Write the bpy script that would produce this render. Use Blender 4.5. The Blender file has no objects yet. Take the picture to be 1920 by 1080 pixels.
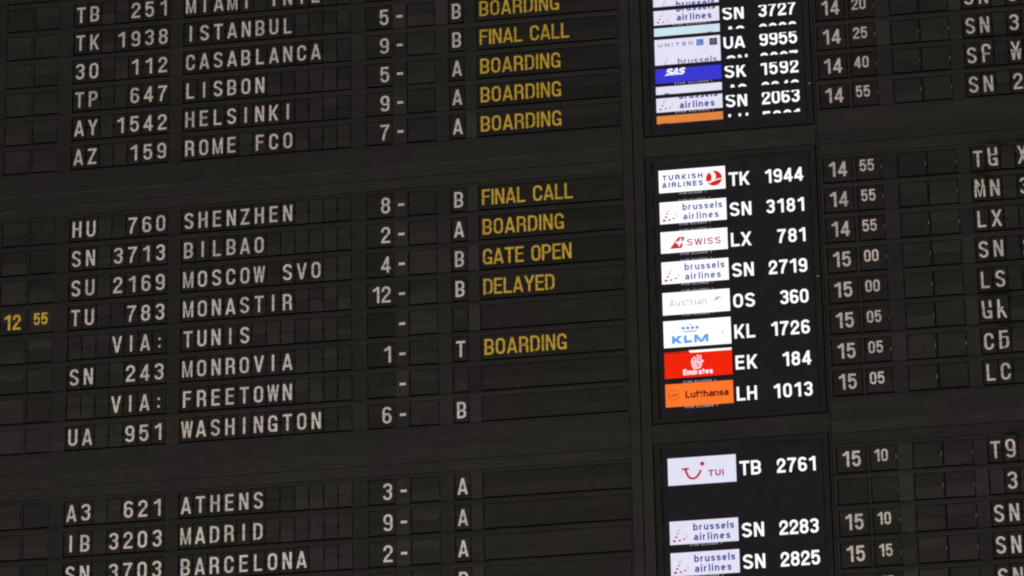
import bpy, math, random
from mathutils import Matrix, Vector
random.seed(7)
scene = bpy.context.scene
col = scene.collection
H0 = 8.12          # height of the board's datum line above the hall floor

# ------------------------------------------------------------------ camera
# board frame: x right, y up, z out of the board;  world: (x, -z, y + H0)
cam_d = bpy.data.cameras.new('camera')
cam = bpy.data.objects.new('camera', cam_d); col.objects.link(cam)
cam_d.sensor_width = 36.0
cam_d.lens = 8154.196 / 1920 * 36.0
cam_d.clip_start = 0.1; cam_d.clip_end = 200
Rb = Matrix(((0.9861262688005452, -0.01707958068310994, -0.1651159286840734),
             (0.07446176261743713, 0.9345164867339975, 0.34804364946117156),
             (0.14835911798544543, -0.3555098085089011, 0.9228230318780222)))
B2W = Matrix(((1, 0, 0), (0, 0, -1), (0, 1, 0)))
mw = (B2W @ Rb.transposed()).to_4x4()
mw.translation = Vector((3.72850163, -13.66206557, -6.42398587 + H0))
cam.matrix_world = mw
scene.camera = cam

# ------------------------------------------------------------------ light
world = bpy.data.worlds.new('World'); scene.world = world; world.use_nodes = True
bg = world.node_tree.nodes['Background']
bg.inputs['Color'].default_value = (1.0, 0.95, 0.90, 1); bg.inputs['Strength'].default_value = 0.10

def lamp(name, board_xyz, target, sx, sy, power, color):
    d = bpy.data.lights.new(name, 'AREA'); d.shape = 'RECTANGLE'; d.size = sx; d.size_y = sy
    d.energy = power; d.color = color
    o = bpy.data.objects.new(name, d); col.objects.link(o)
    p = Vector((board_xyz[0], -board_xyz[2], board_xyz[1] + H0)); q = Vector((target[0], -target[2], target[1] + H0))
    o.location = p; o.rotation_euler = (q - p).to_track_quat('-Z', 'Y').to_euler()
lamp('hall_ceiling_light', (2.2, 6.0, 6.5), (1.6, -1.2, 0), 6.0, 3.0, 92, (1.0, 0.93, 0.85))
lamp('added_lower_fill', (0.9, -5.8, 4.4), (1.5, -2.2, 0), 7.0, 3.0, 228, (1.0, 0.94, 0.89))  # unseen fill added to brighten the lower board, not a hall fitting
scene.view_settings.view_transform = 'Standard'
scene.view_settings.look = 'None'
scene.view_settings.exposure = 0
scene.view_settings.gamma = 1
scene.cycles.pixel_filter_type = 'GAUSSIAN'
scene.cycles.filter_width = 2.35

# ------------------------------------------------------------------ materials
def srgb(c):
    return tuple(((v/255)/12.92 if v/255 <= .04045 else ((v/255+.055)/1.055)**2.4) for v in c)

def plastic(name, base, rough=.55, spec=.25, var=.35, streak=True, rnd=.18, bump=.15, drift=1.0, wear=1.0):
    m = bpy.data.materials.new(name); m.use_nodes = True
    nt = m.node_tree; N = nt.nodes; Lk = nt.links
    bs = N['Principled BSDF']
    bs.inputs['Roughness'].default_value = rough
    bs.inputs['Specular IOR Level'].default_value = spec
    geo = N.new('ShaderNodeNewGeometry')
    mp = N.new('ShaderNodeMapping'); mp.inputs['Scale'].default_value = (1.2, 1, 7.0) if streak else (3, 3, 3)
    Lk.new(geo.outputs['Position'], mp.inputs['Vector'])
    n1 = N.new('ShaderNodeTexNoise'); n1.inputs['Scale'].default_value = 3.2; n1.inputs['Detail'].default_value = 6
    n1.inputs['Roughness'].default_value = .62
    Lk.new(mp.outputs['Vector'], n1.inputs['Vector'])
    info = N.new('ShaderNodeObjectInfo')
    # factor = 1 + var*(noise-.5)*2 + rnd*(random-.5)*2
    a = N.new('ShaderNodeMath'); a.operation = 'MULTIPLY_ADD'; a.inputs[1].default_value = 2*var; a.inputs[2].default_value = 1-var
    Lk.new(n1.outputs['Fac'], a.inputs[0])
    b = N.new('ShaderNodeMath'); b.operation = 'MULTIPLY_ADD'; b.inputs[1].default_value = 2*rnd; b.inputs[2].default_value = -rnd
    Lk.new(info.outputs['Random'], b.inputs[0])
    s = N.new('ShaderNodeMath'); s.operation = 'ADD'; Lk.new(a.outputs[0], s.inputs[0]); Lk.new(b.outputs[0], s.inputs[1])
    # dust: fine speckle, slightly warm
    n2 = N.new('ShaderNodeTexNoise'); n2.inputs['Scale'].default_value = 60; n2.inputs['Detail'].default_value = 4
    Lk.new(geo.outputs['Position'], n2.inputs['Vector'])
    d = N.new('ShaderNodeMath'); d.operation = 'MULTIPLY_ADD'; d.inputs[1].default_value = .5; d.inputs[2].default_value = .75
    Lk.new(n2.outputs['Fac'], d.inputs[0])
    s2 = N.new('ShaderNodeMath'); s2.operation = 'MULTIPLY'; Lk.new(s.outputs[0], s2.inputs[0]); Lk.new(d.outputs[0], s2.inputs[1])
    # worn patches: broad pale scuffs and greasy marks
    n4 = N.new('ShaderNodeTexNoise'); n4.inputs['Scale'].default_value = 7.0; n4.inputs['Detail'].default_value = 9; n4.inputs['Roughness'].default_value = .72
    n4.inputs['Distortion'].default_value = 1.2
    Lk.new(mp.outputs['Vector'], n4.inputs['Vector'])
    w4 = N.new('ShaderNodeMapRange'); w4.inputs['From Min'].default_value = .52; w4.inputs['From Max'].default_value = .78
    w4.inputs['To Min'].default_value = 1.0; w4.inputs['To Max'].default_value = 1.0+.75*wear
    Lk.new(n4.outputs['Fac'], w4.inputs['Value'])
    s3 = N.new('ShaderNodeMath'); s3.operation = 'MULTIPLY'; Lk.new(s2.outputs[0], s3.inputs[0]); Lk.new(w4.outputs['Result'], s3.inputs[1]); s2 = s3
    rr = N.new('ShaderNodeMapRange'); rr.inputs['To Min'].default_value = rough-.12; rr.inputs['To Max'].default_value = rough+.15
    Lk.new(n4.outputs['Fac'], rr.inputs['Value']); Lk.new(rr.outputs['Result'], bs.inputs['Roughness'])
    # large soft hue drift between warm and cool black
    n3 = N.new('ShaderNodeTexNoise'); n3.inputs['Scale'].default_value = 2.4; n3.inputs['Detail'].default_value = 2
    Lk.new(geo.outputs['Position'], n3.inputs['Vector'])
    hue = N.new('ShaderNodeMix'); hue.data_type = 'RGBA'
    cr = N.new('ShaderNodeMapRange'); cr.inputs['From Min'].default_value = .38; cr.inputs['From Max'].default_value = .64
    Lk.new(n3.outputs['Fac'], cr.inputs['Value']); Lk.new(cr.outputs['Result'], hue.inputs['Factor'])
    hue.inputs['A'].default_value = (base[0], base[1]*(1+.04*drift), base[2]*(1-.10*drift), 1)
    hue.inputs['B'].default_value = (base[0]*(1+.02*drift), base[1]*(1-.04*drift), base[2]*(1+.10*drift), 1)
    vm = N.new('ShaderNodeVectorMath'); vm.operation = 'SCALE'
    Lk.new(hue.outputs['Result'], vm.inputs[0]); Lk.new(s2.outputs[0], vm.inputs['Scale'])
    Lk.new(vm.outputs[0], bs.inputs['Base Color'])
    if bump:
        bp = N.new('ShaderNodeBump'); bp.inputs['Strength'].default_value = bump; bp.inputs['Distance'].default_value = .004
        Lk.new(n1.outputs['Fac'], bp.inputs['Height']); Lk.new(bp.outputs['Normal'], bs.inputs['Normal'])
    return m

def emitter(name, rgb, strength=1.0, var=.06):
    m = bpy.data.materials.new(name); m.use_nodes = True
    nt = m.node_tree; N = nt.nodes; Lk = nt.links
    for n in list(N):
        if n.type == 'BSDF_PRINCIPLED': N.remove(n)
    out = [n for n in N if n.type == 'OUTPUT_MATERIAL'][0]
    em = N.new('ShaderNodeEmission'); em.inputs['Strength'].default_value = strength
    geo = N.new('ShaderNodeNewGeometry'); no = N.new('ShaderNodeTexNoise'); no.inputs['Scale'].default_value = 25
    Lk.new(geo.outputs['Position'], no.inputs['Vector'])
    a = N.new('ShaderNodeMath'); a.operation = 'MULTIPLY_ADD'; a.inputs[1].default_value = 2*var; a.inputs[2].default_value = 1-var
    Lk.new(no.outputs['Fac'], a.inputs[0])
    vm = N.new('ShaderNodeVectorMath'); vm.operation = 'SCALE'; vm.inputs[0].default_value = srgb(rgb)
    Lk.new(a.outputs[0], vm.inputs['Scale']); Lk.new(vm.outputs[0], em.inputs['Color'])
    Lk.new(em.outputs[0], out.inputs['Surface'])
    return m

FACE = plastic('black_painted_metal', (.0235, .0214, .0194), .5, .3)
FLAP = plastic('matt_black_flap', (.0215, .0195, .0172), .6, .2, var=.28, rnd=.20)
BLANK = plastic('unprinted_black_flap', (.0262, .0240, .0214), .55, .25, var=.28, rnd=.28)
DEEP = plastic('unlit_black_interior', (.0245, .0222, .0198), .8, .1, rnd=0)
PLATE = plastic('charcoal_blanking_plate', (.0265, .0240, .0226), .5, .3, rnd=.42)
BEZEL = plastic('black_screen_bezel', (.0150, .0145, .0132), .42, .3, rnd=.05)
WHITE = plastic('white_flap_print', (.80, .735, .695), .6, .2, var=.20, rnd=.10, bump=0, drift=.25, wear=-.35)
YELLOW = plastic('yellow_flap_print', (.80, .535, .060), .6, .2, var=.20, rnd=.08, bump=0, drift=.25, wear=-.35)
LEDGE = plastic('rubbed_trim_painted_shine', (.050, .046, .042), .4, .4)  # lighter base colour stands in for shine along the rubbed seam edge
PIN = plastic('worn_steel', (.30, .28, .25), .4, .5, rnd=.3)
SCREEN = emitter('lit_black_of_screen', (30, 28, 30), 1.0, .2)
TXT = emitter('lit_white_text', (255, 255, 255), 1.05)
TXTDIM = emitter('dim_grey_text', (185, 180, 195), 1.0, .2)
EM = {}
def em(rgb, s=1.0):
    k = (rgb, s)
    if k not in EM: EM[k] = emitter('lit_screen_colour', rgb, s)
    return EM[k]

# ------------------------------------------------------------------ mesh helpers (board frame in, world axes out)
def W3(p): return (p[0], -p[2], p[1])
def mk_mesh(name, verts, faces, mat):
    me = bpy.data.meshes.new(name); me.from_pydata([W3(v) for v in verts], [], faces); me.update()
    me.materials.append(mat); return me
class Geo:
    def __init__(s): s.v = []; s.f = []
    def box(s, x0, x1, y0, y1, z0, z1, c=0.0):
        """box with its front edges chamfered by c"""
        n = len(s.v)
        if c <= 0:
            s.v += [(x0,y0,z0),(x1,y0,z0),(x1,y1,z0),(x0,y1,z0),(x0,y0,z1),(x1,y0,z1),(x1,y1,z1),(x0,y1,z1)]
            for q in ((0,3,2,1),(4,5,6,7),(0,1,5,4),(1,2,6,5),(2,3,7,6),(3,0,4,7)): s.f.append(tuple(n+i for i in q))
        else:
            zc = z1-c
            s.v += [(x0,y0,z0),(x1,y0,z0),(x1,y1,z0),(x0,y1,z0),(x0,y0,zc),(x1,y0,zc),(x1,y1,zc),(x0,y1,zc),
                    (x0+c,y0+c,z1),(x1-c,y0+c,z1),(x1-c,y1-c,z1),(x0+c,y1-c,z1)]
            for q in ((0,3,2,1),(8,9,10,11),(0,1,5,4),(1,2,6,5),(2,3,7,6),(3,0,4,7),(4,5,9,8),(5,6,10,9),(6,7,11,10),(7,4,8,11)):
                s.f.append(tuple(n+i for i in q))
    def prism(s, x0, x1, prof):
        """extrude a convex (y,z) profile along x"""
        n = len(s.v); k = len(prof)
        s.v += [(x0, y, z) for y, z in prof] + [(x1, y, z) for y, z in prof]
        s.f.append(tuple(n+i for i in range(k))); s.f.append(tuple(n+k+i for i in reversed(range(k))))
        for i in range(k):
            j = (i+1) % k; s.f.append((n+i, n+k+i, n+k+j, n+j))
    def poly(s, pts, z):
        n = len(s.v); s.v += [(x, y, z) for x, y in pts]; s.f.append(tuple(range(n, n+len(pts))))
    def disc(s, cx, cy, r, z, k=14, ry=None):
        s.poly([(cx+r*math.cos(2*math.pi*i/k), cy+(ry or r)*math.sin(2*math.pi*i/k)) for i in range(k)], z)
    def mesh(s, name, mat):
        import bmesh
        me = mk_mesh(name, s.v, s.f, mat)
        bm = bmesh.new(); bm.from_mesh(me); bmesh.ops.recalc_face_normals(bm, faces=bm.faces); bm.to_mesh(me); bm.free()
        return me
def ob(name, me, parent=None, at=(0,0,0), tilt=0.0):
    o = bpy.data.objects.new(name, me); col.objects.link(o)
    o.location = W3(at)
    if tilt: o.rotation_euler = (tilt, 0, 0)
    if parent is not None: o.parent = parent
    return o
def thing(name, at, label, cat, group=None):
    o = bpy.data.objects.new(name, None); col.objects.link(o); o.empty_display_size = .05
    o.location = (at[0], -at[2], at[1]+H0)
    o['label'] = label; o['category'] = cat
    if group: o['group'] = group
    return o

# ------------------------------------------------------------------ lettering: every glyph is drawn as strokes of even thickness
def clip(poly, axis, val, keep_less):
    out = []
    for i in range(len(poly)):
        a, b = poly[i], poly[(i+1) % len(poly)]
        ia = (a[axis] <= val) if keep_less else (a[axis] >= val)
        ib = (b[axis] <= val) if keep_less else (b[axis] >= val)
        if ia: out.append(a)
        if ia != ib:
            t = (val-a[axis])/(b[axis]-a[axis]); out.append((a[0]+(b[0]-a[0])*t, a[1]+(b[1]-a[1])*t))
    return out if len(out) >= 3 else None
def area(p): return abs(sum(p[i][0]*p[(i+1)%len(p)][1]-p[(i+1)%len(p)][0]*p[i][1] for i in range(len(p))))/2
def ribbon(pts, t, closed=False):
    n = len(pts); offs = []
    for i in range(n):
        def d(a, b):
            x, y = b[0]-a[0], b[1]-a[1]; L = math.hypot(x, y) or 1; return x/L, y/L
        if closed or 0 < i < n-1:
            d0 = d(pts[i-1], pts[i]); d1 = d(pts[i], pts[(i+1) % n])
        elif i == 0: d0 = d1 = d(pts[0], pts[1])
        else: d0 = d1 = d(pts[-2], pts[-1])
        nx, ny = -(d0[1]+d1[1]), d0[0]+d1[0]; L = math.hypot(nx, ny) or 1; nx /= L; ny /= L
        k = max(.45, nx*-d0[1]+ny*d0[0])
        offs.append((nx*t/2/k, ny*t/2/k))
    q = []
    for i in range(n if closed else n-1):
        j = (i+1) % n; a, b = pts[i], pts[j]; oa, ob_ = offs[i], offs[j]
        q.append([(a[0]+oa[0], a[1]+oa[1]), (b[0]+ob_[0], b[1]+ob_[1]), (b[0]-ob_[0], b[1]-ob_[1]), (a[0]-oa[0], a[1]-oa[1])])
    return q
def arc(cx, cy, rx, ry, a0, a1, n=10):
    e = .88
    o = []
    for i in range(n+1):
        a = math.radians(a0+(a1-a0)*i/n); c, s = math.cos(a), math.sin(a)
        o.append((cx+rx*math.copysign(abs(c)**e, c), cy+ry*math.copysign(abs(s)**e, s)))
    return o
def bez(a, b, c, d, n=7):
    return [tuple((1-u)**3*a[k]+3*(1-u)**2*u*b[k]+3*(1-u)*u*u*c[k]+u**3*d[k] for k in (0, 1)) for u in [i/n for i in range(n+1)]]
def glyph(ch, w, h, t):
    """-> (width, list of (points, closed))"""
    wf = {'I':t/w, '1':.80, 'M':1.22, 'W':1.36, 'A':1.08, 'V':1.06, 'Y':1.06, 'X':1.06, 'L':.88, 'E':.90, 'F':.88, 'T':1.0, ':':t/w, '-':.6, '4':1.05,
          'i':t/w, 'l':t/w, 'r':.62, 's':.82, 'f':.62, 't':.62, 'a':.86, 'b':.9, 'e':.88, 'h':.86, 'n':.86, 'u':.86, 'm':1.35, '*':.7}
    w = w*wf.get(ch, 1)
    l, r, b, T, cx = t/2, w-t/2, t/2, h-t/2, w/2
    rx = (r-l)/2; ry = min(rx*1.2, (T-b)*.5); m = h*.5; s = []
    def add(p, c=False): s.append((p, c))
    def ln(*p): s.append((list(p), False))
    if ch in 'O0': add(arc(cx, T-ry, rx, ry, 0, 180) + arc(cx, b+ry, rx, ry, 180, 360), True)
    elif ch == 'C': add([(r, h*.66)]+arc(cx, T-ry, rx, ry, 0, 180)+arc(cx, b+ry, rx, ry, 180, 360)+[(r, h*.34)])
    elif ch == 'G': add([(r, h*.68)]+arc(cx, T-ry, rx, ry, 0, 180)+arc(cx, b+ry, rx, ry, 180, 360)+[(r, h*.48)]); ln((r+t/2, h*.42), (cx, h*.42)); ln((r, 0), (r, h*.42))
    elif ch == 'D': add([(l, b), (cx-.05*w, b)]+[(cx-.05*w+x, y) for x, y in []]+arc(cx-.1*w, b+ry, r-cx+.1*w, ry, 270, 360)+arc(cx-.1*w, T-ry, r-cx+.1*w, ry, 0, 90)+[(l, T)]); ln((l, 0), (l, h))
    elif ch in 'BPR':
        k = h*.475; ry2 = (T-k)/2; xx = w*.5
        add([(l, k)]+arc(xx, k+ry2, r-xx-.02*w, ry2, -90, 90)+[(l, T)]); ln((l, 0), (l, h))
        if ch == 'B': ry3 = (k-b)/2; add([(l, b)]+arc(xx, b+ry3, r-xx, ry3, -90, 90)+[(l, k)])
        if ch == 'R': add([(cx, k)]+arc(xx, k-.13*h, r-xx-.02*w, .13*h, 90, 0, 5)+[(r, 0)])
    elif ch == 'U': add([(l, h)]+arc(cx, b+ry, rx, ry, 180, 360)+[(r, h)])
    elif ch == 'J': add([(l, h*.3)]+arc(cx, b+ry, rx, ry, 180, 360)+[(r, h)])
    elif ch == 'S':
        q = (T-b)*.262
        add(arc(cx, T-q, rx, q, 12, 180)+bez((l, T-q), (l, m+.01*h), (r, m+.03*h), (r, b+q))[1:]+arc(cx, b+q, rx, q, 360, 192)[1:])
    elif ch in 'EF':
        ln((l, 0), (l, h)); ln((l, T), (w, T)); ln((l, h*.52), (w*.93, h*.52))
        if ch == 'E': ln((l, b), (w, b))
    elif ch == 'H': ln((l, 0), (l, h)); ln((r, 0), (r, h)); ln((l, h*.52), (r, h*.52))
    elif ch == 'I': ln((cx, 0), (cx, h))
    elif ch == 'L': ln((l, 0), (l, h)); ln((l, b), (w, b))
    elif ch == 'T': ln((cx, 0), (cx, h)); ln((0, T), (w, T))
    elif ch == 'K': ln((l, 0), (l, h)); ln((l+.1*w, h*.36), (r+.14*w, h*1.10)); ln((cx-.10*w, h*.56), (r+.10*w, -h*.10))
    elif ch == 'N': ln((l, 0), (l, h)); ln((r, 0), (r, h)); ln((l-.02*w, h*1.06), (r+.02*w, -h*.06))
    elif ch == 'M': ln((l, 0), (l, h)); ln((r, 0), (r, h)); ln((l-.03*w, h*1.12), (cx, 0), (r+.03*w, h*1.12))
    elif ch == 'A': ln((l*.9-.04*w, -h*.08), (cx, h*1.02)); ln((w-l*.9+.04*w, -h*.08), (cx, h*1.02)); ln((w*.2, h*.25), (w*.8, h*.25))
    elif ch == 'V': ln((l*.9-.04*w, h*1.08), (cx, -h*.02)); ln((w-l*.9+.04*w, h*1.08), (cx, -h*.02))
    elif ch == 'W':
        ln((l*.9-.02*w, h*1.08), (w*.27, -h*.04)); ln((w*.27, -h*.04), (cx, h*1.04)); ln((cx, h*1.04), (w*.73, -h*.04)); ln((w*.73, -h*.04), (w-l*.9+.02*w, h*1.08))
    elif ch == 'X': ln((l-.05*w, -h*.05), (r+.05*w, h*1.05)); ln((l-.05*w, h*1.05), (r+.05*w, -h*.05))
    elif ch == 'Y': ln((l-.05*w, h*1.06), (cx, h*.42)); ln((r+.05*w, h*1.06), (cx, h*.42)); ln((cx, 0), (cx, h*.46))
    elif ch == 'Z': ln((0, T), (w, T)); ln((0, b), (w, b)); ln((l, b*.6), (r, h-b*.6))
    elif ch == '1': x = w-t/2-.06*w; ln((x, 0), (x, h)); add([(w*.04, h*.785), (w*.25, h*.79)]+[(w*.42, h*.83), (x-t*.15, h*.97)])
    elif ch == '2': add([(l, h*.68)]+arc(cx, T-ry, rx, ry, 180, 0)+bez((r, T-ry), (r, h*.50), (l+.1*w, h*.36), (l, b+.0*h))[1:]); ln((0, b), (w, b))
    elif ch == '3':
        k = h*.53; r1 = (T-k)/2; r2 = (k-b)/2
        add(arc(cx, T-r1, rx, r1, 172, -90)+[(cx-.12*w, k)]); add([(cx-.12*w, k)]+arc(cx, b+r2, rx, r2, 90, -172))
    elif ch == '4': x = w*.70; ln((x, 0), (x, h)); ln((0, h*.27), (w, h*.27)); ln((t*.35, h*.27), (x, h*.97))
    elif ch == '5':
        k = (h*.635-b)/2; ln((w*.92, T), (l+.02*w, T)); ln((l+.06*w, h), (l, h*.43))
        add(arc(cx, b+k, rx, k, 148, -168, 18))
    elif ch == '6': rr = h*.31-b; q = min(ry, .20*h); add(arc(cx, b+rr, rx, rr, 0, 360, 18)[:-1], True); add([(l, b+rr)]+[(l, T-q)]+arc(cx, T-q, rx, q, 180, 14))
    elif ch == '9': rr = h*.31-b; q = min(ry, .20*h); add(arc(cx, T-rr, rx, rr, 0, 360, 18)[:-1], True); add([(r, T-rr)]+[(r, b+q)]+arc(cx, b+q, rx, q, 360, 194))
    elif ch == '7': ln((0, T), (w, T)); add(bez((r, T-.02*h), (cx+.05*w, h*.62), (w*.36, h*.40), (w*.32, 0)))
    elif ch == '8':
        k = h*.53; r1 = (T-k)/2; r2 = (k-b)/2
        add(arc(cx, T-r1, rx*.93, r1, 0, 360, 18)[:-1], True); add(arc(cx, b+r2, rx, r2, 0, 360, 18)[:-1], True)
    elif ch == ':': ln((cx, h*.13), (cx, h*.13+t*1.1)); ln((cx, h*.60), (cx, h*.60+t*1.1))
    elif ch == '-': ln((0, h*.45), (w, h*.45))
    elif ch == '*': add(arc(cx, h*.5, rx, rx, 0, 360, 8)[:-1], True)
    else:
        x_ = h*.72; Tx = x_-t/2; rl = min(rx, (Tx-b)/2)
        if ch in 'bhl': ln((l if ch != 'l' else cx, 0), (l if ch != 'l' else cx, h))
        if ch == 'i': ln((cx, 0), (cx, x_)); ln((cx, h-t*1.1), (cx, h))
        if ch == 'b': add(arc(cx, (Tx+b)/2, rx, (Tx-b)/2, 0, 360, 16)[:-1], True)
        if ch in 'hn': add([(l, Tx-rl)]+arc(cx, Tx-rl, rx, rl, 180, 0, 8)+[(r, 0)])
        if ch == 'n': ln((l, 0), (l, x_))
        if ch == 'm':
            q = rx/2; ln((l, 0), (l, x_)); add([(l, Tx-q)]+arc(l+q, Tx-q, q, q, 180, 0, 6)+[(cx, 0)]); add([(cx, Tx-q)]+arc(cx+q, Tx-q, q, q, 180, 0, 6)+[(r, 0)])
        if ch == 'u': add([(l, x_)]+arc(cx, b+rl, rx, rl, 180, 360, 8)+[(r, x_)]); ln((r, 0), (r, x_))
        if ch == 'r': ln((l, 0), (l, x_)); add([(l, Tx-.2*h)]+arc(r, Tx-.2*h, r-l, .2*h, 180, 90, 5))
        if ch == 's':
            q = (Tx-b)/4; add(arc(cx, Tx-q, rx, q, 10, 180, 6)+bez((l, Tx-q), (l, x_*.48), (r, x_*.56), (r, b+q), 5)[1:]+arc(cx, b+q, rx, q, 360, 190, 6)[1:])
        if ch == 'e': ln((l, x_*.5), (r, x_*.5)); add(arc(cx, (Tx+b)/2, rx, (Tx-b)/2, 0, 320, 14))
        if ch == 'a': ln((r, 0), (r, x_*.7)); add([(r, x_*.6)]+arc(cx, Tx-rl*.7, rx, rl*.7, 0, 140, 8)); q = x_*.235; add(arc(cx, b+q-.02*h, rx, q-.02*h, 0, 360, 14)[:-1], True)
        if ch == 'f': ln((cx-.1*w, 0), (cx-.1*w, h*.8)); add([(cx-.1*w, h*.75)]+arc(r, h*.8, r-cx+.1*w, T-h*.8, 180, 90, 5)); ln((0, Tx), (w, Tx))
        if ch == 't': add([(cx-.1*w, h*.92), (cx-.1*w, b+.12*h)]+arc(r, b+.12*h, r-cx+.1*w, .12*h, 180, 270, 5)); ln((0, Tx), (w, Tx))
    return w, s
def text_polys(txt, x, y, h, t, w, gap, width=None, shear=0, ylo=None, yhi=None, seq=None, align='l', space=None):
    """flat convex pieces of a line of text; width fixes its total length by spacing the letters"""
    space = w*.55 if space is None else space
    def total(g):
        return sum((space if c == ' ' else glyph(c, w, h, t)[0])+g for c in txt)-g
    if width is not None and len(txt) > 1: gap = gap+(width-total(gap))/(len(txt)-1)
    if align == 'c': x -= total(gap)/2
    if align == 'r': x -= total(gap)
    out = []; stroke = 0
    for c in txt:
        if c == ' ': x += space+gap; continue
        gw, st = glyph(c, w, h, t)
        for pts, closed in st:
            stroke += 1
            for q in ribbon(pts, t, closed):
                q = clip(q, 1, 0 if ylo is None else max(0, ylo-y), False)
                if q: q = clip(q, 1, h if yhi is None else min(h, yhi-y), True)
                if q and c in 'KXZMWAVYN': q = clip(q, 0, -.02*w, False) or None
                if q and area(q) > 1e-10: out.append(([(x+p[0]+shear*p[1], y+p[1]) for p in q], stroke % 7))
        x += gw+gap
    return out
def geo_text(g, polys, z, dz=.00008):
    for p, k in polys: g.poly(p, z+k*dz)

# ------------------------------------------------------------------ layout constants
Q = 0.10938785; GAP1 = 2.496864; GAP2 = 2.481081
def rowy(r): return -Q*(r+(GAP1-1 if r >= 6 else 0)+(GAP2-1 if r >= 14 else 0))
HB = Q/2-.0004                      # half height of one line's front plate
OT, OB = .0449, -.0474              # openings, relative to the line
CELL_H = .0432
ZF = -.0046                         # flap face behind the front plate

# ------------------------------------------------------------------ the board housing (one thing)
board = thing('departure_board', (1.5, rowy(9), 0), 'black framework of the departure board carrying all flap lines and the three screens', 'departure board')
BO = (1.5, rowy(9))
def bpart(name, x0, x1, y0, y1, z0, z1, mat=FACE, c=.0012):
    g = Geo(); cx, cy = (x0+x1)/2, (y0+y1)/2
    g.box(x0-cx, x1-cx, y0-cy, y1-cy, z0, z1, c)
    return ob(name, g.mesh(name, mat), board, (cx-BO[0], cy-BO[1], 0))
XL, XR = -.62, 3.72
YT, YB = rowy(-1)+Q/2, rowy(18)-Q/2
bpart('back_panel', XL, XR, YB-.1, YT+.1, -.10, -.045, DEEP, 0)
s1 = rowy(5)-Q/2; s2 = rowy(6)+Q/2; s3 = rowy(13)-Q/2; s4 = rowy(14)+Q/2
SEAM1, SEAM2 = -.6805, -1.7205
for (a, b, seam) in ((s1, s2, SEAM1), (s3, s4, SEAM2)):
    for (x0, x1) in ((XL, 1.9235), (2.5965, XR)):
        bpart('gap_panel', x0, x1, seam+.0012, a-.0006, -.03, .0006)
        bpart('gap_panel', x0, x1, seam-.040, seam-.0012, -.03, .0014)
        bpart('gap_panel', x0, x1, b+.0008, seam-.0408, -.03, -.0030)
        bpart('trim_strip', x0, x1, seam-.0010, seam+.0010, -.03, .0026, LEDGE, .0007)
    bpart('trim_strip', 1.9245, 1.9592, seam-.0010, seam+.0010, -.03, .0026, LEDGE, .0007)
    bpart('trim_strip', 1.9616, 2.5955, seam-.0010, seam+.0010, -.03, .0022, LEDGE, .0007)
# posts between the flap lines and the screens, broken at the seams
for (a, b) in ((YT+.05, SEAM1+.0012), (SEAM1-.0012, SEAM2+.0012), (SEAM2-.0012, YB-.05)):
    bpart('post', 1.9245, 1.9592, b, a, -.03, .0010)
MON = [(-.120+.70, -.6435), (-.7235, -1.6845), (-1.7595, -2.78)]
MX0, MX1 = 2.0020, 2.5845
segs = [(YT+.05, SEAM1+.0012), (SEAM1-.0012, SEAM2+.0012), (SEAM2-.0012, YB-.05)]
for (a, b), (ma, mb) in zip(segs, MON):
    bpart('screen_surround_side', 1.9616, MX0-.004, b, a, -.03, .0006)
    bpart('screen_surround_side', MX1+.004, 2.5955, b, a, -.03, .0006)
    if a > ma+.005: bpart('screen_surround_rail', MX0-.0036, MX1+.0036, ma+.004, a, -.03, .0002)
    if b < mb-.005: bpart('screen_surround_rail', MX0-.0036, MX1+.0036, b, mb-.004, -.03, .0002)

# ------------------------------------------------------------------ flap lines
MC = {}
def cell_meshes(w, mat=FLAP):
    k = (round(w, 4), mat.name)
    if k in MC: return MC[k]
    g = Geo(); g.box(-w/2-.0012, w/2+.0012, -CELL_H-.0015, CELL_H+.0015, -.020, -.016)
    house = g.mesh('flap_cell', DEEP)
    g = Geo(); c = .0025      # upper flap, top corners cut
    def flap(y0, y1, z, notch_top):
        g = Geo(); n = .0016
        # front outline with small hinge notches at the split line
        if notch_top: pts = [(-w/2, y0), (w/2, y0), (w/2, y1-.006), (w/2-n, y1-.005), (w/2-n, y1), (-w/2+n, y1), (-w/2+n, y1-.005), (-w/2, y1-.006)]
        else: pts = [(-w/2+n, y0), (w/2-n, y0), (w/2-n, y0+.005), (w/2, y0+.006), (w/2, y1), (-w/2, y1), (-w/2, y0+.006), (-w/2+n, y0+.005)]
        k = len(pts); g.v = [(x, y, z-.0009) for x, y in pts]+[(x, y, z) for x, y in pts]
        g.f = [tuple(reversed(range(k))), tuple(range(k, 2*k))]+[(i, (i+1) % k, k+(i+1) % k, k+i) for i in range(k)]
        return g
    up = flap(.0005, CELL_H+.0006, ZF-.0007, False).mesh('upper_flap', mat)
    lo = flap(-.0418, -.0005, ZF, True).mesh('lower_flap', mat)
    MC[k] = (house, up, lo); return MC[k]
PINM = None
def pins(w):
    k = ('pin', round(w, 4))
    if k not in MC:
        g = Geo(); g.box(w/2-.0012, w/2+.0006, -.006, .006, -.012, ZF+.0010, .0003)
        MC[k] = g.mesh('hinge_pin', PIN)
    return MC[k]
CH = {}
def char_mesh(txt, h, t, w, gap, mat, y0, top=None, align='c', width=None, x=0.0, dxr=0.0):
    """print on the two flap halves; top = other glyph still showing on the upper flap"""
    key = (txt, h, t, w, gap, mat.name, y0, top, align, width, x)
    if key in CH: return CH[key]
    g = Geo(); e = .0010
    kw = dict(width=width, align=align)
    geo_text(g, text_polys(top or txt, x, y0, h, t, w, gap, ylo=e, **kw), ZF-.0007+.0003)
    geo_text(g, text_polys(txt, x, y0, h, t, w, gap, yhi=-e, **kw), ZF+.0003)
    me = mk_mesh('character', g.v, g.f, mat); CH[key] = me
    return me

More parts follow.
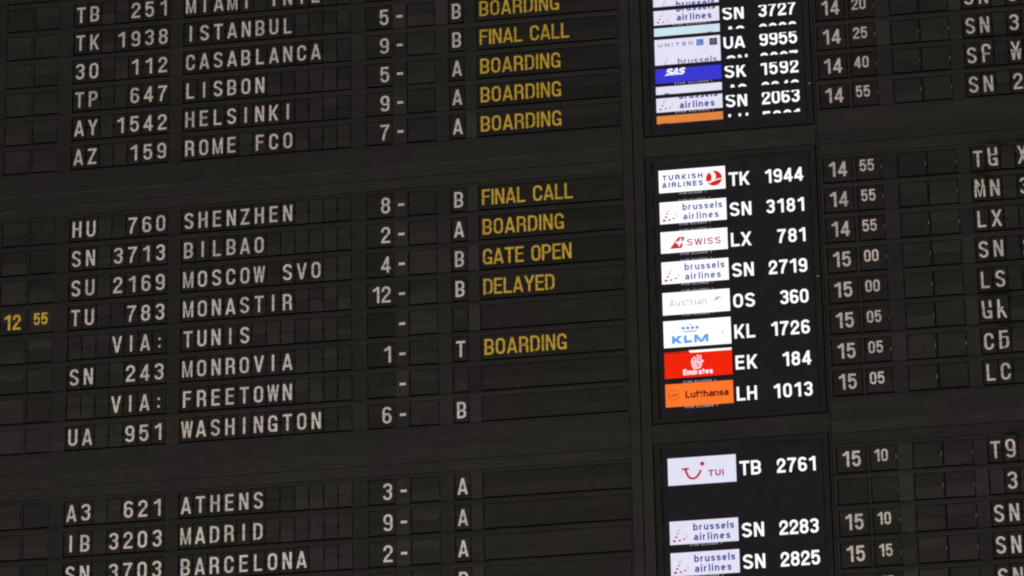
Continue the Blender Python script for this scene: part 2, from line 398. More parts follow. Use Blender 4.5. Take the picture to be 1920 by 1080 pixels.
def faceplate(parent, x0, x1, openings, pair=0):
    """front plate of one line with its openings; sill bevelled towards the viewer"""
    g = Geo()
    zb = -.026
    g.box(x0, x1, OT, HB, zb, 0, .0008)                                              # top rail
    g.prism(x0, x1, [(-HB, zb), (OB+.0006, zb), (OB+.0006, -.0042), (OB-.0034, 0), (-HB+.0008, 0), (-HB, -.0008)])   # sill rail
    cur = x0
    for a, b in openings+[(x1, None)]:
        if a-cur > .0005: g.box(cur, a, OB+.0007, OT-.0001, zb, -.0004, .0006)
        if b is not None: cur = b
    return ob('faceplate', g.mesh('faceplate', FACE), parent)
LX0 = -.45
LEFT_OPEN = [(-.2700, -.1775), (-.1690, -.0780), (-.0265, .3265), (.3735, .9765), (1.0285, 1.1250), (1.1740, 1.2750), (1.3240, 1.3795), (1.4215, 1.9170)]
RIGHT_OPEN = [(2.6080, 2.7100), (2.7200, 2.8100), (2.8620, 2.9590), (2.9610, 3.0620), (3.1075, 3.3600)]
CAP, STK, GW = .0592, .0077, .0313
def cell(parent, x, w, r, with_pins=False, blank=True):
    hm, up, lo = cell_meshes(w, BLANK if blank and w < .2 else FLAP)
    c = ob('flap_cell', hm, parent, (x, 0, 0), random.uniform(-.006, .006))
    ob('upper_flap', up, c, (0, random.uniform(-.0003, .0003), 0), random.uniform(-.012, .004))
    ob('lower_flap', lo, c, (0, random.uniform(-.0003, .0003), 0), random.uniform(-.004, .010))
    if with_pins and random.random() < .75:
        ob('hinge_pin', pins(w), c, (0, random.uniform(-.003, .002), 0))
    return c
def letter(c, txt, top=None, mat=None, h=0, t=0, w=0, gap=0, y0=0, align='c', x=0.0, width=None):
    """one child per printed glyph"""
    space = w*.55; ws = [space if k == ' ' else glyph(k, w, h, t)[0] for k in txt]
    tot = sum(ws)+gap*(len(txt)-1)
    if width is not None: gap += (width-tot)/(len(txt)-1); tot = width
    turning = top
    x -= {'c': tot/2, 'r': tot, 'l': 0}[align]
    jx, jy = random.uniform(-.0006, .0006), random.uniform(-.0006, .0006)
    for k, gw in zip(txt, ws):
        if k != ' ':
            ob('character', char_mesh(k, h, t, w, 0, mat or WHITE, y0), c, (x+gw/2+jx, jy, .0006))
        x += gw+gap
    if turning:
        up = cell_meshes(.0462, FLAP)[1]
        key = ('turn', turning)
        if key not in CH:
            g = Geo(); geo_text(g, text_polys(turning, 0, y0, h, t, w, 0, ylo=.0009, align='c'), ZF-.0007+.0004)
            CH[key] = mk_mesh('character', g.v, g.f, WHITE)
        a = math.radians(random.uniform(46, 62)); zoff = .0035
        # hinge on the split line: turn about (y = 0, z = ZF)
        hz = ZF-.0007; off = (hz-hz*math.cos(a), hz*math.sin(a))
        for nm, me in (('turning_flap', up), ('character', CH[key])):
            o = ob(nm, me, c, (0, 0, 0), a)
            o.location = (0, -zoff-off[0], off[1]*-1)
def cap_kw(txt): 
    w = GW
    if txt in 'MW': w = GW*.93
    return dict(h=CAP, t=STK if txt not in 'MW' else STK*.86, w=w, gap=0, y0=-CAP/2)
PL = {}
def plate(parent, x0, x1, r):
    if random.random() < .12: return
    k = round(x1-x0, 4)
    if k not in PL:
        g = Geo(); g.box(-k/2+.0012, k/2-.0012, -.0440, .0440, -.004, .0010, .0007); PL[k] = g.mesh('blanking_plate', PLATE)
    ob('blanking_plate', PL[k], parent, ((x0+x1)/2, 0, -.0008 if random.random() < .6 else 0))

LEFT = {
 -1: ('', '', '', '', '', '', ''),
 0: ('', 'TB', ' 251', 'MIAMI INTL', '', '', ''),
 1: ('', 'TK', '1938', 'ISTANBUL', '5', 'B', 'BOARDING'),
 2: ('', '3O', ' 112', 'CASABLANCA', '9', 'B', 'FINAL CALL'),
 3: ('', 'TP', ' 647', 'LISBON', '5', 'A', 'BOARDING'),
 4: ('', 'AY', '1542', 'HELSINKI', '9', 'A', 'BOARDING'),
 5: ('', 'AZ', ' 159', 'ROME FCO', '7', 'A', 'BOARDING'),
 6: ('', 'HU', ' 760', 'SHENZHEN', '8', 'B', 'FINAL CALL'),
 7: ('', 'SN', '3713', 'BILBAO', '2', 'A', 'BOARDING'),
 8: ('', 'SU', '2169', 'MOSCOW SVO', '4', 'B', 'GATE OPEN'),
 9: ('12 55', 'TU', ' 783', 'MONASTIR', '12', 'B', 'DELAYED'),
 10: ('', '', 'VIA:', 'TUNIS', '', '', ''),
 11: ('', 'SN', ' 243', 'MONROVIA', '1', 'T', 'BOARDING'),
 12: ('', '', 'VIA:', 'FREETOWN', '', '', ''),
 13: ('', 'UA', ' 951', 'WASHINGTON', '6', 'B', ''),
 14: ('', 'A3', ' 621', 'ATHENS', '3', 'A', ''),
 15: ('', 'IB', '3203', 'MADRID', '9', 'A', ''),
 16: ('', 'SN', '3703', 'BARCELONA', '2', 'A', ''),
 17: ('', '', '', '', '1', 'B', ''),
 18: ('', '', '', '', '', '', ''),
}
RW = {'BOARDING': .2815, 'FINAL CALL': .3150, 'GATE OPEN': .3060, 'DELAYED': .2450}
def left_row(r):
    tm, code, num, dest, belt, gate, rem = LEFT[r]
    words = ' '.join(x for x in (tm, code, num.strip(), dest) if x)
    if words:
        lab = 'black split-flap line reading '+words
        if belt: lab += ', '+belt+' - '+gate
        if rem: lab += ' with yellow '+rem
        if r in (13, 14, 15, 16): lab += ' with blank remark flap'
        if r == 0: lab += ', cut by the top edge'
    elif r == 17: lab = 'split-flap line with 1 - B peeping in at the bottom edge, below the BARCELONA line'
    elif r == -1: lab = 'blank split-flap line above the Miami line at the top edge'
    else: lab = 'blank split-flap line at the very bottom, two below the Barcelona line'
    t = thing('flap_line', (0, rowy(r), 0), lab, 'split-flap line', 'split-flap lines left of the screens')
    faceplate(t, LX0, 1.9230, LEFT_OPEN)
    # estimated-time cells
    for i, (x, w) in enumerate(((-.2238, .0885), (-.1235, .0870))):
        c = cell(t, x, w, r)
        if tm:
            p = tm.split()[i]
            letter(c, p, mat=YELLOW, **(dict(h=.0560, t=.0085, w=.0290, gap=.0065, y0=-.0275) if i == 0 else dict(h=.0440, t=.0070, w=.0225, gap=.0045, y0=-.0150)))
    line = (code.ljust(2)+' '+num.ljust(4)+' '+dest).ljust(20)
    for i in range(20):
        if i == 7: continue
        ch = line[i]
        c = cell(t, i*.05, .0462, r, blank=ch == ' ')
        if ch != ' ':
            k = cap_kw(ch)
            letter(c, ch, **k)
    c = cell(t, 1.0768, .0935, r, blank=False)
    if belt: letter(c, belt, h=CAP, t=STK, w=GW, gap=.0065, y0=-CAP/2, align='r', x=.0342)
    # dash on its own plate
    g = MC.get('dashplate')
    if g is None:
        q = Geo(); q.box(-.0230, .0230, -.0440, .0440, -.008, .0008, .0006); MC['dashplate'] = q.mesh('dash_plate', PLATE)
        q = Geo(); q.box(-.0106, .0106, -.0045, .0045, .0009, .0014); MC['dash'] = q.mesh('dash', WHITE)
    dp = ob('dash_plate', MC['dashplate'], t, (1.1497, 0, -.0008*random.random()))
    if r >= 1 and r != 18: ob('dash', MC['dash'], dp, (.0012, -.0030, 0))
    cell(t, 1.2244, .0955, r)
    plate(t, 1.2765, 1.3225, r)
    c = cell(t, 1.3515, .0500, r, blank=not gate)
    if gate: letter(c, gate, h=CAP*.98, t=STK, w=GW*.98, gap=0, y0=-CAP*.485)
    plate(t, 1.3810, 1.4200, r)
    c = cell(t, 1.6692, .4920, r)
    if rem:
        letter(c, rem, mat=YELLOW, h=.0575, t=.0074, w=.0318, gap=.006, y0=-.0272, width=RW[rem], align='l', x=1.4335-1.6692)
    return t
for r in range(-1, 19): left_row(r)

RIGHT = {
 1: ('', '', [' ', ' ', ' ', ' '], ''),
 2: ('14', '20', ['S', 'N', ' ', '3'], 'SN'), 3: ('14', '25', ['S', 'N', ' ', '3'], 'SN'),
 4: ('14', '40', ['S', ('C', 'F'), ' ', ('Y', 'W')], 'SF'), 5: ('14', '55', ['S', 'N', ' ', '2'], 'SN'),
 6: ('14', '55', ['T', ('H', 'G'), ' ', ('Y', 'X')], 'TG'), 7: ('14', '55', [('N', 'M'), 'N', ' ', '3'], 'MN'),
 8: ('14', '55', ['L', 'X', ' ', ' '], 'LX'), 9: ('15', '00', ['S', 'N', ' ', '2'], 'SN'),
 10: ('15', '00', ['L', 'S', ' ', ' '], 'LS'), 11: ('15', '05', [('U', 'G'), ('L', 'K'), ' ', ' '], 'GK'),
 12: ('15', '05', ['C', ('E', 'D'), ' ', ' '], 'CD'), 13: ('15', '05', ['L', 'C', ' ', ' '], 'LC'),
 14: ('15', '10', ['T', ('O', '9'), ' ', ' '], 'T9'), 15: ('', '', [' ', '3', ' ', ' '], ''),
 16: ('15', '10', ['S', 'N', ' ', ' '], 'SN'), 17: ('15', '15', ['S', 'N', ' ', ' '], 'SN'), 18: ('15', '15', ['S', 'N', ' ', ' '], 'SN'),
}
def right_row(r):
    hh, mm, cs, word = RIGHT[r]
    BES = {2: 'by the topmost screen row', 3: 'level with the thin pale blue sliver', 4: 'level with the blue SAS tile', 5: 'level with the orange sliver', 6: 'level with the Turkish tile',
           7: 'just below the one beside TURKISH', 8: 'level with the SWISS tile', 9: 'just above the one beside Austrian', 10: 'level with the Austrian tile', 11: 'level with the KLM tile',
           12: 'level with the red Emirates tile', 13: 'level with the orange Lufthansa tile', 14: 'level with the TUI tile', 16: 'below the empty screen row', 17: 'beside the lowest full screen row', 18: 'lowest of all'}
    if hh: lab = 'split-flap line reading %s %s %s, %s' % (hh, mm, word, BES[r])
    elif r == 15: lab = 'split-flap line right of the screens with blank time cells and a single 3'
    else: lab = 'blank split-flap line right of the screens at the top edge'
    if r in (4, 6, 7, 11, 12, 14): lab += ', letters mid-flip'
    if r == 2: lab += ', cut by the top edge'
    if r == 18: lab += ', cut by the bottom edge'
    t = thing('flap_line', (2.6, rowy(r), 0), lab, 'split-flap line', 'split-flap lines right of the screens')
    def X(x): return x-2.6
    faceplate(t, X(2.5970), X(3.70), [(X(a), X(b)) for a, b in RIGHT_OPEN])
    c = cell(t, X(2.6590), .0965, r, blank=False)
    if hh: letter(c, hh, h=.0545, t=.0082, w=.0290, gap=.0078, y0=-.0245)
    c = cell(t, X(2.7650), .0850, r, True, False)
    if mm: letter(c, mm, h=.0430, t=.0065, w=.0220, gap=.0045, y0=-.0128, x=-.0075)
    plate(t, X(2.8115), X(2.8605), r)
    cell(t, X(2.9105), .0925, r, True); cell(t, X(3.0115), .0950, r, True)
    plate(t, X(3.0640), X(3.1060), r)
    for i, s in enumerate(cs+[' ']):
        c = cell(t, X(3.1338+.05*i), .0462, r, blank=s == ' ')
        if s == ' ': continue
        a, b = (s if isinstance(s, tuple) else (None, s))
        letter(c, b, top=a, **cap_kw(b))
for r in range(1, 19): right_row(r)

# ------------------------------------------------------------------ the three flat screens
TX0, TW = 2.0455, .2285
ZS = -.0080
def screen(i, label):
    ma, mb = MON[i]
    cy = (ma+mb)/2; cx = (MX0+MX1)/2
    t = thing('flat_screen', (cx, cy, 0), label, 'screen', 'screens set into the departure board')
    hw = (MX1-MX0)/2; hh = (ma-mb)/2; bw, bt = .0250, .0215
    g = Geo(); c = .0012
    # bezel: four mitred bars, inner edge sloping down to the glass
    def bar(pts_out, pts_in):
        n = len(g.v); (a, b), (d, e) = pts_out, pts_in
        sl = .006
        def inn(p, q): return (p[0]*(1)-0, p[1])
        g.v += [(a[0], a[1], -.03), (b[0], b[1], -.03), (a[0], a[1], .0020), (b[0], b[1], .0020),
                (d[0]+(a[0]-d[0])*.25, d[1]+(a[1]-d[1])*.25, .0026), (e[0]+(b[0]-e[0])*.25, e[1]+(b[1]-e[1])*.25, .0026),
                (d[0], d[1], ZS-.0004), (e[0], e[1], ZS-.0004)]
        g.f += [(n, n+1, n+3, n+2), (n+2, n+3, n+5, n+4), (n+4, n+5, n+7, n+6)]
    o = [(-hw, -hh), (hw, -hh), (hw, hh), (-hw, hh)]; k = [(-hw+bw, -hh+bt), (hw-bw, -hh+bt), (hw-bw, hh-bt), (-hw+bw, hh-bt)]
    for a in range(4):
        b = (a+1) % 4; bar((o[a], o[b]), (k[a], k[b]))
    ob('bezel', g.mesh('bezel', BEZEL), t)
    g = Geo(); g.box(-hw+bw-.004, hw-bw+.004, -hh+bt-.004, hh-bt+.004, -.028, ZS-.0006)
    ob('display_panel', g.mesh('display_panel', SCREEN), t)
    return t, cx, cy
S = [screen(0, 'upper screen with scrambled half-cut rows from SN 3727 to SN 2063'),
     screen(1, 'middle screen listing eight flights from TK 1944 down to LH 1013'),
     screen(2, 'lower screen with TB 2761 above an empty row, SN 2283 and SN 2825')]
def on(si, z=0.0):
    t, cx, cy = S[si]; return (-cx, -cy, z)
def put(name, g, mat, si, parent=None, label=None):
    """g holds board coordinates; parent = a tile object (whose origin is known) or the screen"""
    t, cx, cy = S[si]
    if parent is None: px, py, par = cx, cy, t
    else: px, py, par = parent['ox'], parent['oy'], parent
    xs = [v[0] for v in g.v]; ys = [v[1] for v in g.v]; mx, my = (min(xs)+max(xs))/2, (min(ys)+max(ys))/2
    me = mk_mesh(name, [(x-mx, y-my, z) for x, y, z in g.v], g.f, mat)
    o = ob(name, me, par, (mx-px, my-py, 0))
    if label: o['label'] = label
    o['ox'] = mx; o['oy'] = my
    return o
def tile(si, y1, y0, rgb, s=1.0, label=None, x1=None):
    g = Geo(); g.box(TX0, x1 or TX0+TW, y0, y1, ZS-.0006, ZS)
    return put('airline_tile', g, em(rgb, s), si, None, label)
Z1 = ZS+.0003; Z2 = ZS+.0010; Z3 = ZS+.0016
def word(si, par, txt, mat, x0, x1, y0, h, t, w, shear=0, ylo=None, yhi=None, name='lettering', z=None):
    g = Geo(); geo_text(g, text_polys(txt, x0, y0, h, t, w, .001, width=x1-x0, shear=shear, ylo=ylo, yhi=yhi), Z1 if z is None else z, .00007)
    if not g.f: return
    return put(name, g, mat, si, par)
def flat(si, par, polys, mat, name='emblem', z=None):
    g = Geo()
    for i, p in enumerate(polys): g.poly(p, (Z1 if z is None else z)+(i % 6)*.00007)
    return put(name, g, mat, si, par)
def line_poly(pts, t): return ribbon(pts, t)
def code(si, r, a, b, dy=None, x0=2.2855, y0=None, ylo=None, yhi=None, ad=None, wd=None):
    y = (rowy(r)-.0265 if y0 is None else y0)
    aw = {'TK': .0705, 'SN': .0735, 'LX': .0690, 'OS': .0735, 'KL': .0700, 'EK': .0720, 'LH': .0680, 'TB': .0715, 'UA': .0735, 'SK': .0740, 'AC': .0680, 'LH2': .07}.get(a, .0715)
    for nm, txt, xa, xb in (('airline_code', a, x0, x0+aw), ('flight_number', b, 2.5400-(.1300 if len(b) == 4 else .0960), 2.5400)):
        if not txt: continue
        g = Geo(); geo_text(g, text_polys(txt, xa, y,   .0498, .0083, .0330 if nm == 'airline_code' else .0288, .003, width=xb-xa, ylo=ylo, yhi=yhi), Z1, .00007)
        put(nm, g, TXT, si)
def star(si, y0, x0=.066, x1=.159, ylo=None, yhi=None, bright=True):
    word(si, None, 'STAR ALLIANCE', TXTDIM, TX0+x0, TX0+x1, y0, .0064, .0013, .0050, ylo=ylo, yhi=yhi, name='alliance_lettering', z=Z2)
    word(si, None, '*', TXTDIM, TX0+x1+.010, TX0+x1+.015, y0, .0058, .0010, .0060, ylo=ylo, yhi=yhi, name='alliance_mark', z=Z2)

BRBLUE = em((92, 102, 172)); BRBLUE3 = em((64, 68, 148)); DOTRED = em((176, 52, 84)); DOTPALE = em((208, 130, 150)); DOTFAINT = em((225, 185, 200))
DOTS = [(14.3, -25.2, 3.4, 0), (20.7, -12.2, 2.7, 0), (26.1, -.8, 2.2, 0), (30.5, 9.2, 1.7, 0), (34.8, 17.4, 1.2, 1), (37.8, 23.2, .9, 1), (40.4, 28.6, .7, 2),
        (32.5, -24.3, 2.8, 0), (47.4, -19.7, 2.4, 0), (57.2, -11.2, 1.8, 1), (56.6, -3.2, 1.4, 1), (51.5, 2.5, 1.0, 2), (45.5, 6.0, .7, 2)]
def brussels(si, r, y1, y0, rgb, blue, ty=None, ylo=None, yhi=None, only=None, s=1.0):
    par = tile(si, y1, y0, rgb, s, 'white tile with dotted red b and the words brussels airlines')
    ty = rowy(r) if ty is None else ty
    groups = {0: Geo(), 1: Geo(), 2: Geo()}
    for x, y, rad, k in DOTS:
        yy = ty+y/1000
        if yy < y0+.001 or yy > y1-.001: continue
        groups[k].disc(TX0+x/1000, yy, rad/1000*1.6, Z1, 12, rad/1000*1.25)
    for k, m in ((0, DOTRED), (1, DOTPALE), (2, DOTFAINT)):
        if groups[k].f: put('dotted_emblem', groups[k], m, si, par)
    lo, hi = y0+.0005, y1-.0005
    word(si, par, 'brussels', blue, TX0+.0785, TX0+.2150, ty+.0072, .0255, .0047, .0175, ylo=lo, yhi=hi)
    word(si, par, 'airlines', blue, TX0+.0790, TX0+.2015, ty-.0272, .0255, .0047, .0175, ylo=lo, yhi=hi)
    return par

# --- middle screen
WH = (255, 255, 255)
y = rowy(6)
p = tile(1, y+.0497, y-.0334, WH, 1.05, 'white tile reading TURKISH AIRLINES beside a red disc with a white bird')
BL = em((58, 82, 170))
word(1, p, 'TURKISH', BL, TX0+.0120, TX0+.1510, y+.0115, .0195, .0044, .0160)
word(1, p, 'AIRLINES', BL, TX0+.0110, TX0+.1515, y-.0155, .0195, .0044, .0150)
g = Geo(); g.disc(TX0+.1898, y+.0070, .0278, Z1, 36); d = put('emblem', g, em((222, 32, 36)), 1, p)
bx, by = TX0+.1898, y+.0070
Lc = bez((-.020, -.0165), (-.004, -.008), (-.004, .012), (-.0165, .0215), 10); Rc = bez((-.020, -.0185), (.012, -.010), (.013, .010), (-.004, .0272), 10)
g = Geo()
for i in range(10): g.poly([(bx+a[0], by+a[1]) for a in (Lc[i], Rc[i], Rc[i+1], Lc[i+1])], Z2)
for q in ribbon([(bx+a, by+b) for a, b in bez((-.0255, -.0125), (-.010, -.0150), (.004, -.0055), (.0255, -.0030), 8)], .0040): g.poly(q, Z2+.0001)
put('emblem', g, em((255, 248, 248)), 1, p)
star(1, y-.0430, .0692, .148, yhi=y-.0345)
for r in (7, 9):
    y = rowy(r); brussels(1, r, y+.0416, y-.0380, WH, BRBLUE, s=1.05); star(1, y-.0462); star(1, y+.0425, ylo=y+.0425, yhi=y+.0475)
y = rowy(8)
p = tile(1, y+.0421, y-.0358, WH, 1.05, 'white tile reading SWISS beside a red tail with a white cross')
RD = em((206, 44, 58))
flat(1, p, [[(TX0+a/1000, y+b/1000) for a, b in ((30.5, -20.7), (71.4, -20.3), (82.5, 19.6), (60.5, 20.1))]], RD)
def rot(pts, cx, cy, sh=.28): return [(cx+a+sh*b, cy+b) for a, b in pts]
flat(1, p, [rot([(-.0035, -.0130), (.0035, -.0130), (.0035, .0130), (-.0035, .0130)], TX0+.0660, y+.0005), rot([(-.0135, -.0040), (.0125, -.0040), (.0125, .0040), (-.0135, .0040)], TX0+.0660, y+.0005)], em(WH, 1.05), z=Z2)
word(1, p, 'SWISS', em((186, 72, 104)), TX0+.0895, TX0+.2050, y-.0140, .0245, .0042, .0200)
star(1, y-.0455); star(1, y+.0428, ylo=y+.0428, yhi=y+.0480)
y = rowy(10)
p = tile(1, y+.0397, y-.0410, WH, 1.05, 'white tile reading Austrian in pale grey with a thin red arrow')
word(1, p, 'Austrian', em((178, 164, 172)), TX0+.0245, TX0+.1490, y-.0100, .0240, .0024, .0150)
flat(1, p, [[(TX0+a/1000, y+b/1000) for a, b in ((165.5, -9.5), (167.0, -8.2), (185.5, 4.6), (182.0, 5.0))], [(TX0+a/1000, y+b/1000) for a, b in ((180.8, 8.8), (177.5, 2.2), (183.5, 3.4), (193, 9.6))],
              [(TX0+a/1000, y+b/1000) for a, b in ((180.8, 9.6), (193, 9.6), (203.5, 14.6), (188, 12.6))]], em((205, 70, 100)))
star(1, y-.0470); star(1, y+.0408, ylo=y+.0408, yhi=y+.0460)
y = rowy(11)
p = tile(1, y+.0468, y-.0490, WH, 1.05, 'white tile reading KLM in light blue under a crown of dots')
KB = em((98, 166, 240)); KC = em((112, 160, 214))
word(1, p, 'K', KB, TX0+.0278, TX0+.0600, y-.0360, .0275, .0098, .0330)
word(1, p, 'L', KB, TX0+.0685, TX0+.0960, y-.0360, .0275, .0094, .0310)
word(1, p, 'M', KB, TX0+.1032, TX0+.1515, y-.0360, .0275, .0090, .0395)
g = Geo(); g.box(TX0+.0680, TX0+.1128, y+.0032, y+.0068, Z1-.0002, Z1)
for a, b in ((67.4, 17.9), (82.9, 17.8), (98.6, 17.7), (114.3, 17.5)): g.disc(TX0+a/1000, y+b/1000, .0058, Z1)
g.disc(TX0+.0909, y+.0298, .0030, Z1); put('crown_emblem', g, KC, 1, p)
flat(1, p, [[(TX0+.1920, y-.0075), (TX0+.2003, y-.0093), (TX0+.2090, y-.0070), (TX0+.2003, y-.0048)], [(TX0+.1985, y-.0015), (TX0+.1990, y-.0130), (TX0+.2016, y-.0130), (TX0+.2020, y-.0015)]], em((215, 212, 226)))
y = rowy(12)
p = tile(1, y+.0378, y-.0492, (242, 38, 12), 1.0, 'red tile reading Emirates under a white calligraphic emblem')
flat(1, None, [[(TX0+.0885, y+.0379), (TX0+.2282, y+.0380), (TX0+.2282, y+.0462), (TX0+.0815, y+.0462)]], em(WH, 1.05), 'white_sliver', z=ZS)
flat(1, None, [[(TX0, y+.0379), (TX0+.0445, y+.0379), (TX0+.0425, y+.0440), (TX0, y+.0440)], [(TX0+.0500, y+.0379), (TX0+.0880, y+.0379), (TX0+.0835, y+.0455), (TX0+.0460, y+.0448)]], em((200, 34, 20)), 'red_sliver', z=ZS)
WT = em((255, 236, 240), 1.05)
word(1, p, 'Emirates', WT, TX0+.0620, TX0+.1625, y-.0410, .0200, .0048, .0140)
g = Geo(); k = 0
for pts, tt in ((bez((.0955, .0170), (.0920, .0020), (.0930, -.0120), (.1010, -.0170), 6), .0050), (bez((.1010, -.0170), (.1100, -.0200), (.1180, -.0185), (.1225, -.0130), 6), .0050),
                (bez((.1225, -.0130), (.1260, -.0010), (.1215, .0120), (.1225, .0270), 6), .0042), (bez((.1130, .0290), (.1140, .0160), (.1120, .0060), (.1160, -.0080), 6), .0042),
                (bez((.0980, .0180), (.1020, .0240), (.1080, .0160), (.1060, .0040), 6), .0040), (bez((.1000, -.0020), (.1060, .0080), (.1130, .0020), (.1180, -.0100), 6), .0036),
                (bez((.1180, .0000), (.1240, .0010), (.1290, .0020), (.1320, .0075), 5), .0046), (bez((.1000, -.0090), (.1060, -.0020), (.1100, -.0090), (.1080, -.0140), 5), .0036),
                (bez((.0975, .0080), (.1010, .0040), (.1030, -.0040), (.1020, -.0120), 5), .0042)):
    k += 1
    for q in ribbon([(TX0+a, y+b) for a, b in pts], tt*1.3): g.poly(q, Z1+k*.00007)
put('calligraphic_emblem', g, em((255, 214, 224), 1.0), 1, p)
y = rowy(13)
star(1, y+.0412, .0615, .157, yhi=y+.047)
p = tile(1, y+.0397, y-.0417, (255, 120, 44), 1.0, 'orange tile reading Lufthansa beside a ringed crane')
word(1, p, 'Lufthansa', em((96, 20, 22)), TX0+.0675, TX0+.2130, y-.0132, .0252, .0050, .0185)
g = Geo(); OR = em((196, 66, 22))
for q in ribbon(arc(TX0+.0268, y-.0002, .0170, .0170, 0, 360, 32)[:-1], .0016, True): g.poly(q, Z1)
put('ring_emblem', g, OR, 1, p)
flat(1, p, line_poly([(TX0+.0125, y+.0022), (TX0+.0190, y-.0022), (TX0+.0262, y-.0036)], .0022)+line_poly([(TX0+.0255, y-.0046), (TX0+.0300, y-.0002), (TX0+.0370, y+.0020)], .0042), em((158, 46, 22)), z=Z2)
star(1, y-.0492, .065, .160)
for r, a, b in ((6, 'TK', '1944'), (7, 'SN', '3181'), (8, 'LX', '781'), (9, 'SN', '2719'), (10, 'OS', '360'), (11, 'KL', '1726'), (12, 'EK', '184'), (13, 'LH', '1013')):
    code(1, r, a, b, y0=rowy(r)-.0268-.0013*(r-6))

# --- lower screen
LV = (228, 226, 246)
y = rowy(14)
p = tile(2, y+.0488, y-.0464, LV, 1.0, 'pale tile reading TUI beside a red smile with a dot')
TR = em((196, 36, 66))
g = Geo()
for q in ribbon([(TX0+a/1000, y+b/1000) for a, b in bez((58.5, 7.0), (66, -15), (68, -25), (83, -26.2), 8)+bez((83, -26.2), (97, -26), (104, -14), (110.5, 2), 8)[1:]], .0074): g.poly(q, Z1)
for q in ribbon([(TX0+.0467, y+.0078), (TX0+.0708, y+.0090)], .0070): g.poly(q, Z1+.0002)
g.disc(TX0+.1160, y+.0232, .0074, Z1, 18)
put('smile_emblem', g, TR, 2, p)
word(2, p, 'TUI', em((178, 56, 88)), TX0+.1348, TX0+.1868, y-.0222, .0225, .0050, .0190)
for r in (16, 17):
    y = rowy(r); brussels(2, r, y+.0468, y-.0339, LV, BRBLUE3, ty=y+.0040); star(2, y-.0415)
y = rowy(18); brussels(2, 18, y+.0468, y-.0339, LV, BRBLUE3, ty=y+.0040)
for r, a, b in ((14, 'TB', '2761'), (16, 'SN', '2283'), (17, 'SN', '2825')):
    code(2, r, a, b, y0=rowy(r)-.0270+.0030*(r > 14))

# --- upper screen: rows torn by the refresh, each printed in slices
LB = BRBLUE3
def slit(y1, y0): return dict(ylo=y0, yhi=y1)
p = tile(0, -.1570, -.2100+.13, LV, 1.0, 'upper part of a brussels tile cut off by the photo')
word(0, p, 'brussels', LB, TX0+.0795, TX0+.2150, -.1655, .0255, .0049, .0175, ylo=-.1568, z=Z1)
flat(0, p, line_poly([(TX0+.0333, -.1568), (TX0+.0425, -.1360)], .0022), DOTPALE)
p = tile(0, -.1722, -.2262, LV, 1.0, 'pale tile with brussels cut in half above the word airlines')
word(0, p, 'brussels', LB, TX0+.0800, TX0+.2150, -.1808, .0255, .0049, .0175, yhi=-.1724)
word(0, p, 'airlines', LB, TX0+.0800, TX0+.2020, -.2150, .0255, .0049, .0175)
def dots0(par, base, top):
    g = {0: Geo(), 1: Geo()}
    for x, yv, rad, k in DOTS:
        yy = base+yv/1000
        if yy > top-.002 or k == 2: continue
        g[k].disc(TX0+x/1000, yy, rad/1000*1.3, Z1, 12, rad/1000)
    put('dotted_emblem', g[0], em((190, 48, 66)), 0, par)
    if g[1].f: put('dotted_emblem', g[1], DOTPALE, 0, par)
dots0(p, -.1918, -.1722)
star(0, -.2335, .066, .182)
p = tile(0, -.2382, -.2682, (206, 228, 240), 1.0, 'thin pale blue sliver of a tile')
flat(0, p, [[(TX0+.183, -.2680), (TX0+.205, -.2680), (TX0+.200, -.2660), (TX0+.190, -.2660)]], em((120, 50, 60)))
p = tile(0, -.2817, -.3775, LV, 1.0, 'tall pale tile reading UNITED above a cut off brussels')
word(0, p, 'UNITED', em((112, 122, 170)), TX0+.0120, TX0+.1345, -.3105, .0132, .0030, .0155)
g = Geo(); g.box(TX0+.1455, TX0+.1703, -.3152, -.2914, Z1-.0002, Z1); sq = put('square_emblem', g, em((96, 116, 190)), 0, p)
g = Geo()
for i in range(3):
    for q in ribbon(arc(TX0+.1455, -.3152, .007+.006*i, .007+.006*i, 0, 90, 8), .0020): g.poly(q, Z2)
put('square_emblem', g, em((158, 172, 222)), 0, p)
flat(0, p, [[(TX0+.1828, -.3165), (TX0+.1838, -.3165), (TX0+.1838, -.2885), (TX0+.1828, -.2885)]], em((190, 186, 206)))
g = Geo(); g.box(TX0+.1915, TX0+.2175, -.3168, -.2914, Z1-.0002, Z1); put('dark_square_emblem', g, em((32, 34, 42)), 0, p)
g = Geo()
for q in ribbon(arc(TX0+.2045, -.3041, .0070, .0070, 0, 360, 16)[:-1], .0020, True): g.poly(q, Z2)
for a in range(5):
    a = math.radians(90+72*a); g.poly([(TX0+.2045+.0060*math.cos(a), -.3041+.0060*math.sin(a)), (TX0+.2045+.0022*math.cos(a+.5), -.3041+.0022*math.sin(a+.5)), (TX0+.2045+.0022*math.cos(a-.5), -.3041+.0022*math.sin(a-.5))], Z3)
put('dark_square_emblem', g, em((150, 158, 160)), 0, p)
word(0, p, 'brussels', LB, TX0+.0795, TX0+.2150, -.3832, .0265, .0036, .0170, ylo=-.3773)
flat(0, p, line_poly([(TX0+.0325, -.3773), (TX0+.0432, -.3545)], .0024), DOTPALE)
p = tile(0, -.3925, -.4465, (58, 58, 208), 1.0, 'blue tile reading SAS in slanted white')
word(0, p, 'SAS', em((255, 255, 255)), TX0+.0330, TX0+.0980, -.4185, .0255, .0062, .0220, shear=.38)
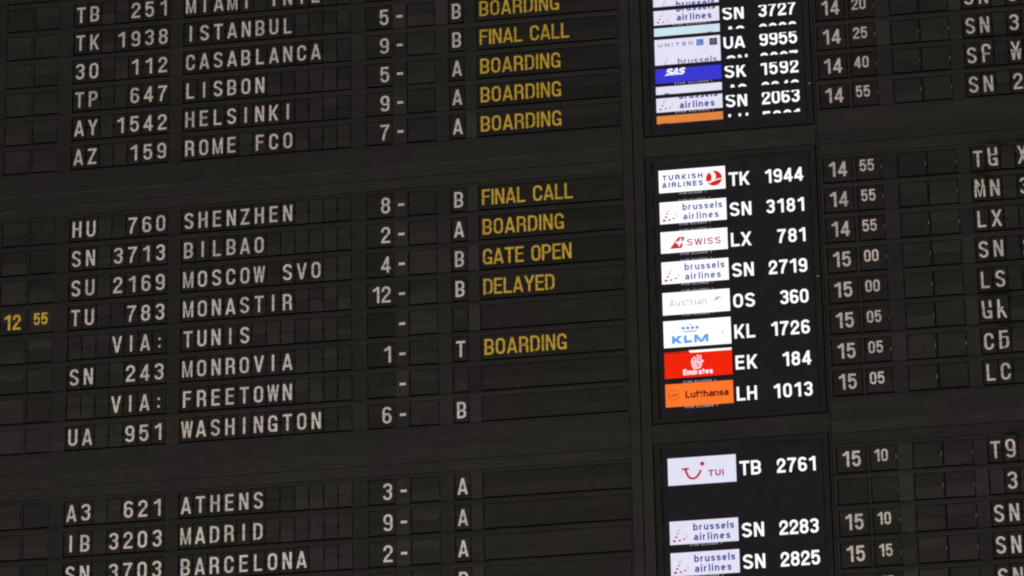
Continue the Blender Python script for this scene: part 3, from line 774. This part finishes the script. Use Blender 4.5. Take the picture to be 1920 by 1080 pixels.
flat(0, p, line_poly([(TX0+.0300, -.4195), (TX0+.0400, -.4195)], .0024)+line_poly([(TX0+.0600, -.4195), (TX0+.0700, -.4195)], .0024), em((190, 190, 240)))
star(0, -.4545, .066, .182)
p = tile(0, -.4590, -.4880, LV, 1.0, 'thin pale sliver of a tile with a dark smudge')
flat(0, p, [[(TX0+.027, -.4878), (TX0+.046, -.4878), (TX0+.042, -.4845), (TX0+.031, -.4845)]], em((70, 70, 92)))
p = tile(0, -.5022, -.5543, LV, 1.0, 'lowest pale tile with the word airlines under a cut word')
word(0, p, 'brussels', LB, TX0+.0795, TX0+.2125, -.5100, .0255, .0049, .0175, yhi=-.5024)
word(0, p, 'airlines', LB, TX0+.0800, TX0+.2015, -.5450, .0255, .0049, .0175)
dots0(p, -.5180, -.5022)
star(0, -.5622, .066, .182)
p = tile(0, -.5680, -.5972, (224, 132, 66), 1.0, 'thin orange sliver of a tile at the foot of the upper screen')
flat(0, p, [[(TX0+.012, -.5971), (TX0+.040, -.5971), (TX0+.034, -.5950), (TX0+.018, -.5950)]], em((130, 40, 22)))
for k_, (a, b, a2, b2) in enumerate((('SN', '3727', 'AC', '9999'), ('UA', '9955', 'SN', '2297'), ('SK', '1592', 'AC', '2846'), ('SN', '2063', 'LH', '5991'))):
    yb = -.2265-.1094*k_
    code(0, 0, a, b, y0=yb-.0008, yhi=yb+.0435)
    yt = yb-.0268
    code(0, 0, a2, b2, x0=2.2930, y0=yt-.0498, ylo=yt-.0105)
    # the bitten-off cap line above each number

# small latches on the right edge of the surrounds
for x_, y_ in ((2.5748, -.4956), (2.5748, -1.2016), (2.5748, -1.5349)):
    si = 0 if y_ > -.7 else 1
    t, cx, cy = S[si]
    g = Geo(); g.box(-.004, .006, -.0016, .0016, .0022, .0060, .0008)
    ob('latch', g.mesh('latch', PIN if y_ != -1.5349 else DEEP), t, (x_-cx, y_-cy, 0))
for o in list(col.objects):
    for k in ('ox', 'oy'):
        if k in o: del o[k]
